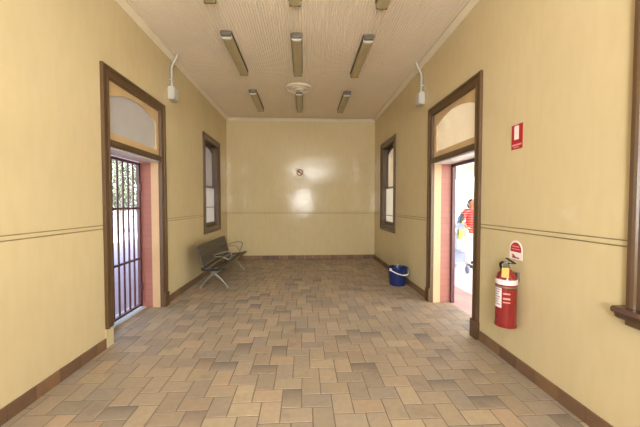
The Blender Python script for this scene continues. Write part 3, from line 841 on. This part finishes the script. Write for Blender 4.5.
# lime bag hanging from her shoulder
t = thing('shoulder_bag', 'lime cloth bag with dark flap hanging at the side of the person outside', 'bag', (PX-.40, PY-.2, .62))
bm = new(); c = Vector((PX-.40, PY-.2, 0))
poly = [(-.07, .66), (.06, .66), (.075, .9), (.06, 1.12), (.02, 1.16), (-.03, .98)]
prism(bm, poly, lambda u, v, n: Vector((c.x+u, c.y+n, v)), -.07, .07); bmesh.ops.bevel(bm, geom=list(bm.edges), offset=.02, segments=3, affect='EDGES'); obj('pouch', bm, M['lime'], t, True)
bm = new(); prism(bm, [(-.07, .93), (.02, 1.04), (.085, 1.2), (.06, 1.28), (-.01, 1.2)], lambda u, v, n: Vector((c.x+u, c.y+n, v)), -.08, .08); bmesh.ops.bevel(bm, geom=list(bm.edges), offset=.012, segments=2, affect='EDGES'); obj('flap', bm, M['black'], t, True)
bm = new(); tube(bm, smooth_curve([(c.x+.04, c.y, 1.25), (c.x+.1, c.y+.1, 1.35), (c.x+.2, c.y+.2, 1.405)]), .012, 8); obj('strap', bm, M['black'], t, True)

# pushchair
qx, qy = 3.40, 6.74
t = thing('pushchair', 'blue-grey folding pushchair on small dark wheels on the bright platform', 'pushchair', (qx, qy, -.03))
bm = new()
for k in range(9):
    a0, a1 = PI*.05+PI*.75*k/9, PI*.05+PI*.75*(k+1)/9
    prism(bm, [(qy+.05+q*math.cos(w), .78+q*math.sin(w)) for q, w in ((.27, a0), (.29, a0), (.29, a1), (.27, a1))], lambda u, v, n: Vector((qx+n, u, v)), -.2, .2)
obj('canopy', bm, M['pram'], t, True)
bm = new(); obox(bm, (qx, qy+.16, .62), (.19, 0, 0), (0, .02, 0), (0, .06, .24), .01); obox(bm, (qx, qy-.06, .42), (.19, 0, 0), (0, .18, .02), (0, 0, .02), .01); obox(bm, (qx, qy-.27, .3), (.16, 0, 0), (0, .02, 0), (0, -.03, .1), .008); obj('seat', bm, M['pram'], t)
bm = new()
for s in (-1, 1):
    tube(bm, [(qx+s*.2, qy-.30, .07), (qx+s*.2, qy+.05, .5), (qx+s*.2, qy+.3, .92)], .012, 8)
    tube(bm, [(qx+s*.2, qy+.28, .07), (qx+s*.2, qy+.02, .5)], .012, 8)
tube(bm, [(qx-.2, qy+.3, .92), (qx+.2, qy+.3, .92)], .014, 8)
obj('chassis', bm, M['steel'], t, True)
for s in (-1, 1):
    for yy in (-.30, .28):
        bm = new(); mtx = Matrix.Translation((qx+s*.2, qy+yy, .055)) @ Matrix.Rotation(PI/2, 4, 'Y')
        lathe(bm, [(0, -.02), (.05, -.02), (.08, -.022), (.085, 0), (.08, .022), (.05, .02), (0, .02)], 0, 0, 20, mtx); obj('wheel', bm, M['pram'], t, True)
bm = new(); box(bm, qx-.17, qx+.17, qy-.2, qy+.2, .2, .3, .03); obj('basket', bm, M['black'], t)

# verandah post and platform fence
M['pale_steel'] = mat('pale_grey_steel', srgb(176, 180, 182), .5, var=.04)
vp = thing('verandah_post', 'thin pale steel verandah post on the platform beyond the person', 'post', (6.3, 11.85, -.03))
bm = new(); tube(bm, [(6.3, 11.85, -.03), (6.3, 11.85, 3.08)], .045, 14); obj('shaft', bm, M['pale_steel'], vp, True)
bm = new(); box(bm, 6.2, 6.4, 11.75, 11.95, -.03, .0); obj('base_plate', bm, M['pale_steel'], vp)
ft = thing('platform_fence', 'pale mesh fence along the far side of the platform', 'fence', (9, 14, -.03))
bm = new()
for z_ in (.1, .7, 1.3, 1.9): box(bm, 8.98, 9.02, 10, 22, z_, z_+.05)
obj('rail', bm, M['pale_steel'], ft)
bm = new()
for k in range(61): box(bm, 8.99, 9.01, 10+.2*k-.006, 10+.2*k+.006, -.03, 1.95)
obj('mesh', bm, M['pale_steel'], ft)

# ------------------------------------------------------------------ daylight and added fill lamps
w = bpy.data.worlds.new('sky'); sc.world = w; w.use_nodes = True
nt = w.node_tree; bg = nt.nodes['Background']
sk = nt.nodes.new('ShaderNodeTexSky'); sk.sky_type = 'NISHITA'; sk.sun_disc = False; sk.sun_elevation = math.radians(50); sk.sun_rotation = math.radians(150); sk.air_density = 1; sk.dust_density = 2.5; sk.ozone_density = .6
hs = nt.nodes.new('ShaderNodeHueSaturation'); hs.inputs['Saturation'].default_value = .8
nt.links.new(sk.outputs[0], hs.inputs['Color']); nt.links.new(hs.outputs[0], bg.inputs[0]); bg.inputs[1].default_value = .45
def light(name, kind, loc, rot, **kw):
    ld = bpy.data.lights.new(name, kind)
    for k, v in kw.items(): setattr(ld, k, v)
    o = bpy.data.objects.new(name, ld); COL.objects.link(o); o.location = loc; o.rotation_euler = rot
    return o
sd = Vector((.25, -.55, .8)).normalized()
s = light('sun', 'SUN', (0, 0, 20), (0, 0, 0), energy=5.0, angle=math.radians(.6), color=(1, .96, .88)); s.rotation_euler = sd.to_track_quat('Z', 'Y').to_euler()
def opening(name, loc, rot, sx, sy, energy=None, color=(1, 1, 1)):
    o = light(name, 'AREA', loc, rot, shape='RECTANGLE', size=sx, size_y=sy, color=color)
    if energy is None: o.data.cycles.is_portal = True
    else: o.data.energy = energy
    return o
opening('gate_doorway_light', (L-OUT-.08, 3.9, 1.06), (0, -PI/2, 0), 2.1, 1.12)
opening('open_doorway_light', (R+OUT+.08, 3.9, 1.06), (0, PI/2, 0), 2.1, 1.12)
opening('side_window_light', (R+OUT, 1.07, 1.9), (0, PI/2, 0), 1.9, .98)
opening('added_side_window_light', (L-OUT, 1.07, 1.9), (0, -PI/2, 0), 1.9, .98)  # portal for the added side window
opening('added_front_fill', (-.07, F-.06, 1.67), (PI/2, 0, 0), .9, 1.0, 40)  # fill lamp added in the unseen front opening
opening('added_high_fill', (.35, F-.06, 3.41), (PI/2, 0, 0), 2.2, .38, 36)  # lamp added to streak the gloss on the end wall

# ------------------------------------------------------------------ camera
cd = bpy.data.cameras.new('camera'); cam = bpy.data.objects.new('camera', cd); COL.objects.link(cam)
cd.sensor_fit = 'HORIZONTAL'; cd.sensor_width = 36; cd.lens = 302/640*36; cd.clip_start = .05; cd.clip_end = 500
ps, th = math.radians(3.0), math.radians(1.8)
fwd = Vector((math.sin(ps)*math.cos(th), math.cos(ps)*math.cos(th), -math.sin(th)))
cam.location = EYE; cam.rotation_euler = (-fwd).to_track_quat('Z', 'Y').to_euler()
sc.camera = cam
vs = sc.view_settings; vs.view_transform = 'Standard'; vs.look = 'None'; vs.gamma = 1; vs.use_curve_mapping = False; vs.exposure = 2.0
sc.cycles.use_denoising = True
sc.cycles.max_bounces = 14; sc.cycles.diffuse_bounces = 8
